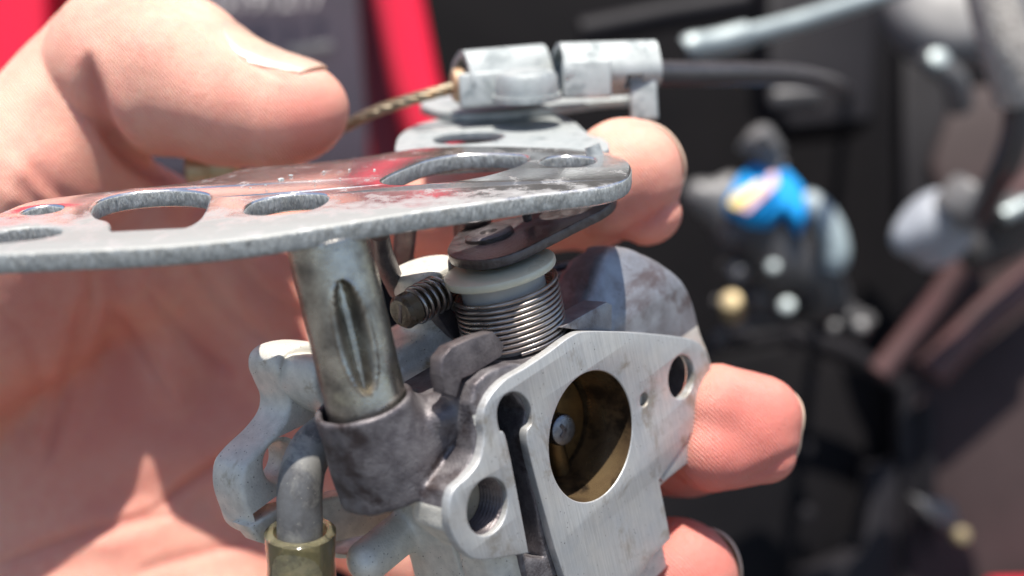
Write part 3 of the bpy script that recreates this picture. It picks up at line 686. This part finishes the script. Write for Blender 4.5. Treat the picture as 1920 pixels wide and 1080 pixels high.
def hand_f(p):
    WR = (-560, 960, 23.5)
    palm = s_caps(p, PC(*WR), PC(500, 560, 23.6), 2.4, 1.5)
    palm = smin(palm, s_caps(p, PC(*WR), PC(520, 800, 23.8), 2.4, 1.6), .9)
    palm = smin(palm, s_caps(p, PC(*WR), PC(480, 1050, 23.5), 2.4, 1.5), .9)
    palm = smin(palm, s_caps(p, PC(-500, 1200, 22.8), PC(360, 1230, 22.6), 2.0, 1.5), .9)       # little-finger mound
    palm = smin(palm, s_caps(p, PC(-420, 800, 21.6), PC(10, 560, 21.2), 2.0, 1.75), .6)           # thumb mound
    palm = smin(palm, s_caps(p, PC(60, 480, 21.0), PC(330, 520, 22.6), 1.45, 1.15), .5)
    palm = smin(palm, s_caps(p, PC(250, 420, 21.9), PC(500, 520, 23.2), 1.2, 1.0), .5)           # web
    fing = chain(p, IDX, .22)
    fing = smin(fing, s_caps(p, PC(1150, 365, 19.1), PC(1212, 398, 19.2), .80, .58), .12)
    for fg in (MID, RNG, LIT): fing = smin(fing, chain(p, fg, .22), .09)
    fing = smin(fing, s_caps(p, PC(1350, 770, 18.4), PC(1428, 775, 18.4), .74, .62), .12)
    fing = smin(fing, s_caps(p, PC(1340, 840, 18.3), PC(1432, 845, 18.3), .72, .52), .12)
    f = smin(palm, fing, .35)
    prox = s_caps(p, PC(-190, 700, 21.0), PC(58, 352, 20.6), 1.9, 1.7)
    prox = smin(prox, s_caps(p, PC(58, 352, 20.6), PC(202, 124, 20.7), 1.7, 1.22), .3)
    prox = smin(prox, s_caps(p, PC(100, 330, 20.6), PC(260, 400, 21.3), 1.30, .80), .4)
    f = smin(f, prox, .5)
    f = smin(f, thumb_f(p), .03)
    return f
blo = np.array([min(P(x, y, d)[i] for x in (-260, 1560) for y in (-140, 1300) for d in (16.8, 25.2)) for i in range(3)])
bhi = np.array([max(P(x, y, d)[i] for x in (-260, 1560) for y in (-140, 1300) for d in (16.8, 25.2)) for i in range(3)])
# the grid is laid along the camera-independent hand axes: a box turned with the palm
HX, HY, HZ = D(1, 0, 0), D(0, 1, 0), D(0, 0, 1); HB = np.array([HX, HY, HZ])
glo, ghi, gh = np.array([-12.4, -8.4, -25.6]), np.array([6.4, 6.2, -17.0]), .065
vx = grid(glo, ghi, gh); shp = vx.shape[:3]; flat = vx.reshape(-1, 3); fv = np.empty(len(flat), np.float32)
for s in range(0, len(flat), 800000):
    fv[s:s + 800000] = hand_f((flat[s:s + 800000] @ HB.astype(np.float32)))
V, Q = nets(fv.reshape(shp), glo, gh); del vx, flat, fv
# creases: polylines in the palm, pressed in along the normal
nrm = np.zeros_like(V); fn = np.cross(V[Q[:, 1]] - V[Q[:, 0]], V[Q[:, 2]] - V[Q[:, 0]])
for k in range(4): np.add.at(nrm, Q[:, k], fn)
nrm /= np.linalg.norm(nrm, axis=1)[:, None] + 1e-9
px = 960 + F * V[:, 0] / -V[:, 2]; py = 540 - F * V[:, 1] / -V[:, 2]
def polydist(pts):
    pts = smooth_poly(pts, False, 8); d = np.full(len(V), 1e9); nn = len(pts)
    for q_, (a, b) in enumerate(zip(pts[:-1], pts[1:])):
        e = b - a; h_ = np.clip(((px - a[0]) * e[0] + (py - a[1]) * e[1]) / (e @ e + 1e-9), 0, 1)
        d = np.minimum(d, np.hypot(px - a[0] - e[0] * h_, py - a[1] - e[1] * h_) + 26 * abs(2 * q_ / nn - 1) ** 3)
    return d * -V[:, 2] / F                                     # cm
facing = nrm[:, 2] > -.1
disp = np.zeros(len(V))
cre = [([(310, 440), (400, 530), (500, 620)], -.20, .34), ([(420, 440), (500, 520), (600, 600)], -.20, .30), ([(250, 480), (300, 600), (330, 740)], -.14, .32), ([(140, 480), (160, 600), (120, 760)], -.12, .35), ([(540, 430), (600, 500), (680, 560)], -.16, .25),
       ([(20, 300), (60, 350), (120, 400)], -.06, .14), ([(0, 350), (40, 400), (100, 450)], -.06, .14), ([(200, 1030), (320, 1000), (460, 940)], -.10, .3), ([(425, 84), (480, 118), (540, 150)], .05, .05), ([(1100, 470), (1180, 440), (1278, 372)], .09, .09), ([(1380, 905), (1440, 880), (1500, 842)], .07, .08),
       ([(-40, 1075), (80, 1030), (200, 990), (330, 962)], .10, .10), ([(200, 985), (300, 950), (330, 925), (440, 848), (490, 800), (560, 745), (640, 690)], .11, .09),
       ([(168, 100), (166, 135), (176, 180), (196, 235), (235, 288), (300, 330), (352, 350)], .24, .11), ([(150, 560), (140, 640), (120, 740), (90, 860)], .12, .13),
       ([(165, 500), (170, 570), (150, 650)], .08, .1), ([(190, 560), (260, 640), (330, 760)], .07, .09), ([(260, 520), (340, 620), (430, 700)], .09, .11),
       ([(350, 470), (420, 560), (500, 640)], .10, .13), ([(60, 300), (90, 350), (160, 400)], .06, .1), ([(40, 330), (60, 370), (130, 420)], .05, .08), ([(20, 380), (50, 410), (100, 450)], .05, .08),
       ([(430, 470), (500, 550), (590, 600)], .09, .12), ([(0, 590), (60, 650), (80, 760)], .05, .12), ([(1075, 430), (1110, 340), (1105, 260)], .03, .08),
       ([(240, 1080), (330, 1050), (480, 1010)], .06, .09)]
for pts, dep, wd in cre:
    d = polydist(pts); dep *= .7; wd *= 1.25; disp -= dep * np.exp(-(d / wd) ** 2) - .25 * dep * np.exp(-((d - wd * 2.2) / (wd * 1.2)) ** 2)
V3 = V + nrm * (disp * facing)[:, None]
lump = .03 * np.sin(V[:, 0] * 1.9 + 1.1 * np.sin(V[:, 1] * 1.3)) * np.sin(V[:, 1] * 2.2 + V[:, 2]) ; V3 += nrm * lump[:, None]
HM = frame_M(P(150, 760, 21.5), HX, HY, HZ)
VW = V3 @ HB
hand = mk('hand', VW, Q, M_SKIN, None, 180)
tag(hand, 'bare left hand holding the carburetor, thumb on top and fingertips curling round its right side', 'hand')
# redder pads and folds; shade of middle and ring fingertips painted in as red
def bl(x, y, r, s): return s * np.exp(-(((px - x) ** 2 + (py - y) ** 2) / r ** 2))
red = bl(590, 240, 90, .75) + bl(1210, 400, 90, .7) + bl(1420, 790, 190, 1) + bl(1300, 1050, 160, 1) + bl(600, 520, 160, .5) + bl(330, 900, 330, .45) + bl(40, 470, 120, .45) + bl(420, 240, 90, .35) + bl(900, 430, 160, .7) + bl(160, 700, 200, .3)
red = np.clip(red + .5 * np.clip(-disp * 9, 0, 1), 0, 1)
vc = hand.data.color_attributes.new('flush_shade', 'FLOAT_COLOR', 'POINT')
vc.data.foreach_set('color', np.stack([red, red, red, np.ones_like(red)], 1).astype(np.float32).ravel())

def nail(c, L, Nn, length, width, lift=.045, free=.1):
    L = np.asarray(L); Nn = Nn - L * (Nn @ L); Nn /= np.linalg.norm(Nn); C_ = np.cross(Nn, L)
    ns, nl = 22, 22; V, Fs = [], []
    S = np.linspace(-1, 1, ns + 1); Lq = np.linspace(-1, 1, nl + 1)
    pts = []
    for l in Lq:
        for s_ in S:
            hw = width / 2 * (1 - .25 * max(0, -l) ** 3); ll = l * (1 - .34 * abs(s_) ** 2.2)
            pts.append(c + L * ll * length / 2 * (1 - .0) + C_ * s_ * hw + Nn * 1.6)
    pts = np.array(pts, np.float32)
    for _ in range(40):
        d = hand_f(pts); pts = pts - (Nn.astype(np.float32) * np.clip(d, -.1, .1)[:, None] * .8) * (np.linalg.norm((pts - c) @ np.eye(3, dtype=np.float32), axis=1) < 3)[:, None]
        lag = (pts - c) @ Nn; pts = pts + (np.maximum(-.35 * width - lag, 0)[:, None] * Nn).astype(np.float32)
    for _ in range(12):                                         # ease any point that slid past the side onto the skin
        e_ = .02; d = hand_f(pts); gr = np.stack([hand_f(pts + np.array([e_ * (i == a) for i in range(3)], np.float32)) - d for a in range(3)], 1)
        gr /= np.linalg.norm(gr, axis=1)[:, None] + 1e-9; pts = pts - gr * d[:, None] * .7
    pts = pts.astype(float).reshape(nl + 1, ns + 1, 3)
    for i, l in enumerate(Lq):
        for j, s_ in enumerate(S):
            edge = max(abs(s_) ** 4, max(0, -l) ** 6); pts[i, j] += Nn * (lift * (1 - edge * 1.1) + free * max(0, l - .7) * .6)
    n = (ns + 1) * (nl + 1); top = pts.reshape(-1, 3); bot = top - Nn * .05
    V = np.concatenate([top, bot])
    for i in range(nl):
        for j in range(ns):
            a = i * (ns + 1) + j; b = a + 1; c2 = a + ns + 2; d = a + ns + 1
            Fs.append((a, b, c2, d)); Fs.append((d + n, c2 + n, b + n, a + n))
    rim = [j for j in range(ns + 1)] + [i * (ns + 1) + ns for i in range(1, nl + 1)] + [nl * (ns + 1) + j for j in range(ns - 1, -1, -1)] + [i * (ns + 1) for i in range(nl - 1, 0, -1)]
    for a, b in zip(rim, rim[1:] + rim[:1]): Fs.append((b, a, a + n, b + n))
    return mk('nail', V, Fs, M_NAIL, hand, 60)
nail(P(508, 116, 19.6), D(.90, -.34, -.12), D(.26, .78, .55), 1.9, 1.65, .04, .06)
nail(P(1240, 290, 19.6), D(.40, .15, .9), D(.80, .42, -.42), 1.3, 1.35, .09, .1)
nail(P(1480, 790, 18.9), D(.40, -.1, .9), D(.80, .2, -.6), 1.2, 1.25, .06, .06)
nail(P(1345, 1050, 19.1), D(.30, .1, .95), D(.85, .40, -.35), 1.2, 1.3, .09, .1)

# ================================================================== what stands behind, out of focus
GZ = -75.0
mk('ground', [(-4000, -4000, GZ), (4000, -4000, GZ), (4000, 4000, GZ), (-4000, 4000, GZ)], [(0, 1, 2, 3)], M_GND, None, 0)['kind'] = 'structure'
def slab(name, pts, d, th, m, parent, bevel=.3, slope=None):
    """upright sheet: outline at distance d, thickness away from the viewer"""
    n_ = D(0, 0, 1) if slope is None else D(*slope); o_ = P(*np.mean(pts, 0), d); X, Y, Z = basis(n_, D(1, 0, 0)); Mx = frame_M(o_, X, Y, Z); lp = []
    for x, y in pts:
        q = hit(x, y, o_, n_) - o_; lp.append((q @ X, q @ Y))
    return prism(name, [lp], -th, 0, m, parent, M=Mx, bevel=bevel)
# black machine housing
hs = thing('machine_housing', 'black plastic body of the machine filling the background', 'machine', Matrix.Translation(P(1100, 900, 70)))
slab('back_panel', [(-900, -2400), (2900, -2400), (2900, 1700), (-900, 1700)], 66, 2, M_BLACK, hs, slope=(0, .1, 1))
slab('raised_panel', [(1440, -60), (1650, -60), (1640, 225), (1480, 240), (1440, 170)], 55, 3, M_BLACK2, hs, slope=(.1, .2, 1))
slab('side_panel', [(1690, 60), (1800, 120), (1830, 300), (1790, 520), (1690, 420)], 54, 3, M_BLACK2, hs, slope=(-.2, .2, 1))
slab('brown_panel', [(1710, 560), (2100, 300), (2100, 1300), (1700, 1300), (1690, 760)], 50, 2, M_BROWN, hs, slope=(-.1, .15, 1))
slab('inner_panel', [(1180, 690), (1490, 640), (1690, 740), (1690, 1300), (1180, 1300)], 52, 2, M_BLACK, hs, slope=(0, .1, 1))
tube('panel_lip', [P(1150, 700, 50), P(1320, 655, 50), P(1480, 622, 50), P(1600, 665, 50), P(1694, 725, 50), P(1702, 900, 50), P(1696, 1200, 50)], .45, M_BLACK2, hs, 12)
tube('panel_lip', [P(1735, 760, 50), P(1738, 950, 50), P(1732, 1200, 50)], .4, M_BLACK2, hs, 12)
slab('lower_block', [(1640, 880), (1688, 870), (1688, 1200), (1560, 1200), (1500, 1090), (1620, 1040)], 49, 2, M_BLACK2, hs)
tube('reflection_bar', [P(1650, 700, 47), P(1760, 560, 47), P(1850, 420, 46), P(1990, 290, 46)], .5, M_PINK, hs, 14)  # soft pink reflections on the panel, put in as tubes
tube('reflection_bar', [P(1745, 700, 49), P(1850, 590, 49), P(2000, 470, 49)], .75, M_PINK, hs, 14)
slab('red_corner', [(1885, 1106), (2100, 1100), (2100, 1300), (1800, 1300)], 46, 2, M_RED, hs)
slab('pale_wedge', [(1715, 935), (1790, 945), (1808, 995), (1790, 1002), (1740, 970)], 48, 1, M_GREY, hs, .2)
lathe('gold_screw_tip', rprof(.32, 0, .6, .15), P(1796, 1003, 47), D(0, .2, 1), M_GOLD, hs, 20)
for x, y in ((1515, 720), (1512, 840), (1512, 960), (1590, 1018)):
    lathe('panel_rivet', rprof(.30, 0, .3, .12), P(x, y, 51), D(0, .15, 1), M_BLACK2, hs, 20)
slab('hose_backing', [(1800, 160), (2100, 140), (2100, 420), (1780, 420), (1745, 300)], 53, 2, M_BROWN, hs, slope=(-.1, .3, 1))
# red cover with dark label
rc = thing('red_cover', 'glossy red cover of the machine with a dark printed label, behind the thumb', 'cover', Matrix.Translation(P(400, 300, 46)))
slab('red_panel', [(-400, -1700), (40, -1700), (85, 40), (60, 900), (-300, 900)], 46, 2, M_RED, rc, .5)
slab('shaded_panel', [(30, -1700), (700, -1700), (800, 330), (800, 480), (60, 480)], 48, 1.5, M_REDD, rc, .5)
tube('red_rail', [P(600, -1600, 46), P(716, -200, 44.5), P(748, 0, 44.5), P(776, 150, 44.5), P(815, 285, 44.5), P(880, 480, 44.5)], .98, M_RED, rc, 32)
lb = slab('dark_label', [(180, -150), (660, -150), (690, 250), (690, 330), (200, 330)], 46.8, .4, M_LABEL, rc, .1)
slab('label_strip', [(540, 88), (620, 78), (624, 92), (545, 106)], 46.0, .15, M_GREY, lb, .05)
tx = bpy.data.curves.new('label_digits', 'FONT'); tx.body = "15191217"; tx.size = 1.25; tx.extrude = .02; tx.align_x = 'CENTER'
to = bpy.data.objects.new('tmp', tx); COL.objects.link(to)
tme = bpy.data.meshes.new_from_object(to, depsgraph=bpy.context.evaluated_depsgraph_get()); bpy.data.objects.remove(to)
tM = frame_M(P(494, 18, 46.2), D(1, .05, 0), D(-.05, 1, 0), D(0, 0, 1)); tme.transform(tM); 
dg = bpy.data.objects.new('printed_digits', tme); COL.objects.link(dg); tme.materials.clear(); tme.materials.append(M_INK); 
tme.transform(full(rc).inverted()); dg.parent = lb

# silver rod end and grey linkage
rod = thing('silver_rod', 'bright silver crimped rod end above the black cable', 'rod', Matrix.Translation(P(1330, 80, 34)))
tube('crimp', smooth_poly([P(1292, 92, 34), P(1300, 88, 34), P(1330, 84, 34.2), P(1385, 70, 34.5), P(1400, 66, 34.6)], False, 6), [.25, .32] + [.42] * 21 + [.38, .33][:0] + [.4] * 2, M_SILV, rod, 24)
tube('rod', [P(1398, 68, 34.6), P(1500, 40, 35.5), P(1700, -25, 37)], [.33, .31, .28], M_SILV, rod, 20)
tag(tube('dark_pipe', [P(1090, 62, 44), P(1250, 30, 44), P(1400, 5, 44)], .55, M_BLACK2, None, 16), 'thin dark pipe at the top, left of the silver rod', 'pipe')
rbox('grey_clip', P(1490, 186, 46), D(1, .05, 0), D(0, 1, 0), D(0, 0, 1), (2.2, .9, 1), M_GREYD, None, .3); tag(bpy.data.objects['grey_clip'], 'small dark grey clip below the end of the black sheath', 'clip')

# blurred blue and grey carburettor-like unit
un = thing('valve_unit', 'out of focus grey valve unit with a bright blue cap, right of the index fingertip', 'engine part', Matrix.Translation(P(1460, 560, 44)))
def ubody(name, spheres, m, k=.5, par=un, h=.16):
    cs = np.array([P(*s_[:3]) for s_ in spheres]); rs = np.array([s_[3] for s_ in spheres])
    lo_ = (cs - rs[:, None]).min(0) - .6; hi_ = (cs + rs[:, None]).max(0) + .6; gp = grid(lo_, hi_, h)
    f_ = None
    for c_, r_ in zip(cs, rs):
        e_ = np.linalg.norm(gp - c_.astype(np.float32), axis=-1) - r_; f_ = e_ if f_ is None else smin(f_, e_, k)
    v_, q_ = nets(f_.astype(np.float32), lo_, h); return mk(name, v_, q_, m, par, 180)
ubody('unit_body', [(1400, 440, 44, 1.3), (1450, 430, 44, 1.5), (1500, 440, 44.5, 1.4), (1470, 490, 44, 1.5), (1520, 520, 44, 1.2), (1440, 520, 44.5, 1.0), (1550, 560, 44, .9)], M_GREYD)
ubody('side_arm', [(1310, 365, 44, .6), (1340, 380, 44, .7), (1370, 350, 44, .55), (1360, 410, 44, .6), (1390, 400, 44, .8)], M_GREY)
tube('white_curve', smooth_poly([P(1495, 372, 43.4), P(1530, 390, 43), P(1556, 425, 42.8), P(1568, 470, 42.8), P(1560, 505, 43)], False, 6), [.3] * 3 + [.5] * 19 + [.4] * 3, M_PALE, un, 24)
cap = slab('blue_cap', [(1358, 376), (1380, 332), (1408, 304), (1474, 310), (1506, 345), (1514, 390), (1500, 420), (1470, 386), (1440, 410), (1400, 406)], 42.3, 1.2, M_BLUE, un, .25, slope=(-.2, .5, 1))
slab('yellow_stripe', [(1366, 382), (1374, 366), (1424, 338), (1434, 350), (1384, 392)], 41.9, .1, M_YEL, cap, .03, slope=(-.2, .5, 1))
slab('lilac_stripe', [(1388, 392), (1436, 350), (1440, 326), (1456, 322), (1458, 345), (1402, 398)], 41.8, .1, M_LILAC, cap, .03, slope=(-.2, .5, 1))
lathe('grey_nut', rprof(.55, 0, 1.4, .25), P(1452, 296, 43), D(-.6, .7, .4), M_GREY, un, 6)
tube('grey_link', [P(1395, 262, 43), P(1440, 290, 43), P(1458, 318, 43)], .42, M_GREY, un, 16)
for x, y, r, L_ in ((1376, 590, .40, 1.3), (1476, 577, .30, .3), (1450, 503, .25, .25), (1565, 615, .2, .3), (1614, 618, .28, .5)):
    lathe('bolt_head', rprof(r, 0, L_, .12), P(x, y, 42.6), D(-.3, .5, 1), M_GOLD if x < 1400 else (M_SILV if x < 1500 else M_GREY), un, 20)
tube('lower_bracket', [P(1300, 385, 45), P(1400, 470, 45), P(1500, 545, 44.6), P(1630, 610, 44)], [.3, .5, .75, .4], M_GREYD, un, 16)
tube('lower_bracket', [P(1340, 640, 46), P(1420, 600, 46), P(1560, 590, 45)], .35, M_GREYD, un, 14)
ubody('bracket_lump', [(1385, 570, 44, .5), (1430, 560, 44.2, .6), (1480, 545, 44, .6), (1530, 585, 44, .5), (1590, 600, 44, .45)], M_GREYD)
rr_ = random.Random(4)
for i in range(26):
    x, y = 1330 + rr_.random() * 290, 400 + rr_.random() * 230
    if y < 430 and x > 1400: continue
    dx, dy = rr_.uniform(-45, 45), rr_.uniform(-30, 30)
    tube('small_bracket', [P(x, y, 42.8 + rr_.random()), P(x + dx, y + dy, 43 + rr_.random())], rr_.uniform(.12, .34), rr_.choice([M_GREYD, M_GREYD, M_GREY, M_BLACK2, M_BROWN]), un, 10)
# right hand side: round cap, braided sleeve, hose, white connector
tag(lathe('round_cap', [(0, .9), (2.2, .9), (2.7, .7), (3.0, .2), (3.1, -.4), (2.9, -1.0), (0, -1.0)], P(1800, 0, 46), D(-.25, .45, 1), M_GREY, None, 48), 'round off-white cap cut by the top right edge', 'cap')
tag(tube('grey_lever', smooth_poly([P(1695, 60, 46), P(1730, 90, 46), P(1755, 120, 45), P(1790, 150, 45), P(1800, 200, 46)], False, 5), .5, M_GREY, None, 14), 'grey bent lever under the round off-white cap', 'lever')
tag(lathe('small_bolt', rprof(.42, 0, .5, .15), P(1754, 120, 43.6), D(0, .4, 1), M_SILV, None, 20), 'small shiny bolt head on the grey bent lever', 'bolt')
tag(tube('braided_sleeve', smooth_poly([P(1850, -60, 33), P(1868, 20, 33), P(1888, 90, 33), P(1904, 150, 33.2), P(1912, 185, 33.4)], False, 6), .72, M_BRAID, None, 32), 'grey braided sleeve running down the top right corner', 'sleeve')
tag(tube('black_hose', smooth_poly([P(1910, 180, 33.6), P(1905, 250, 34), P(1885, 310, 35), P(1858, 360, 37), P(1840, 400, 39)], False, 8), .42, M_CABLE, None, 24), 'black hose below the braided sleeve entering the white connector', 'hose')
cn = thing('connector', 'blurred white connector with grey collar at the right edge', 'connector', Matrix.Translation(P(1740, 450, 42)))
ubody('connector_body', [(1700, 450, 42, .55), (1730, 430, 42, .95), (1760, 405, 42, 1.0), (1770, 440, 42.4, 1.0), (1745, 470, 42.4, .7)], M_PALE2, par=cn)
lathe('collar', rprof(1.0, -.7, .7, .25), P(1812, 382, 41), D(.6, .8, .2), M_GREY, cn, 32)
ubody('bracket', [(1880, 400, 43, .7), (1910, 395, 42.6, .6), (1930, 420, 42.8, .7), (1890, 450, 43.4, .8), (1840, 470, 44, .9)], M_GREYD, par=cn)
tube('steel_pin', [P(1880, 405, 41.6), P(1930, 380, 41.6)], .3, M_SILV, cn, 14)
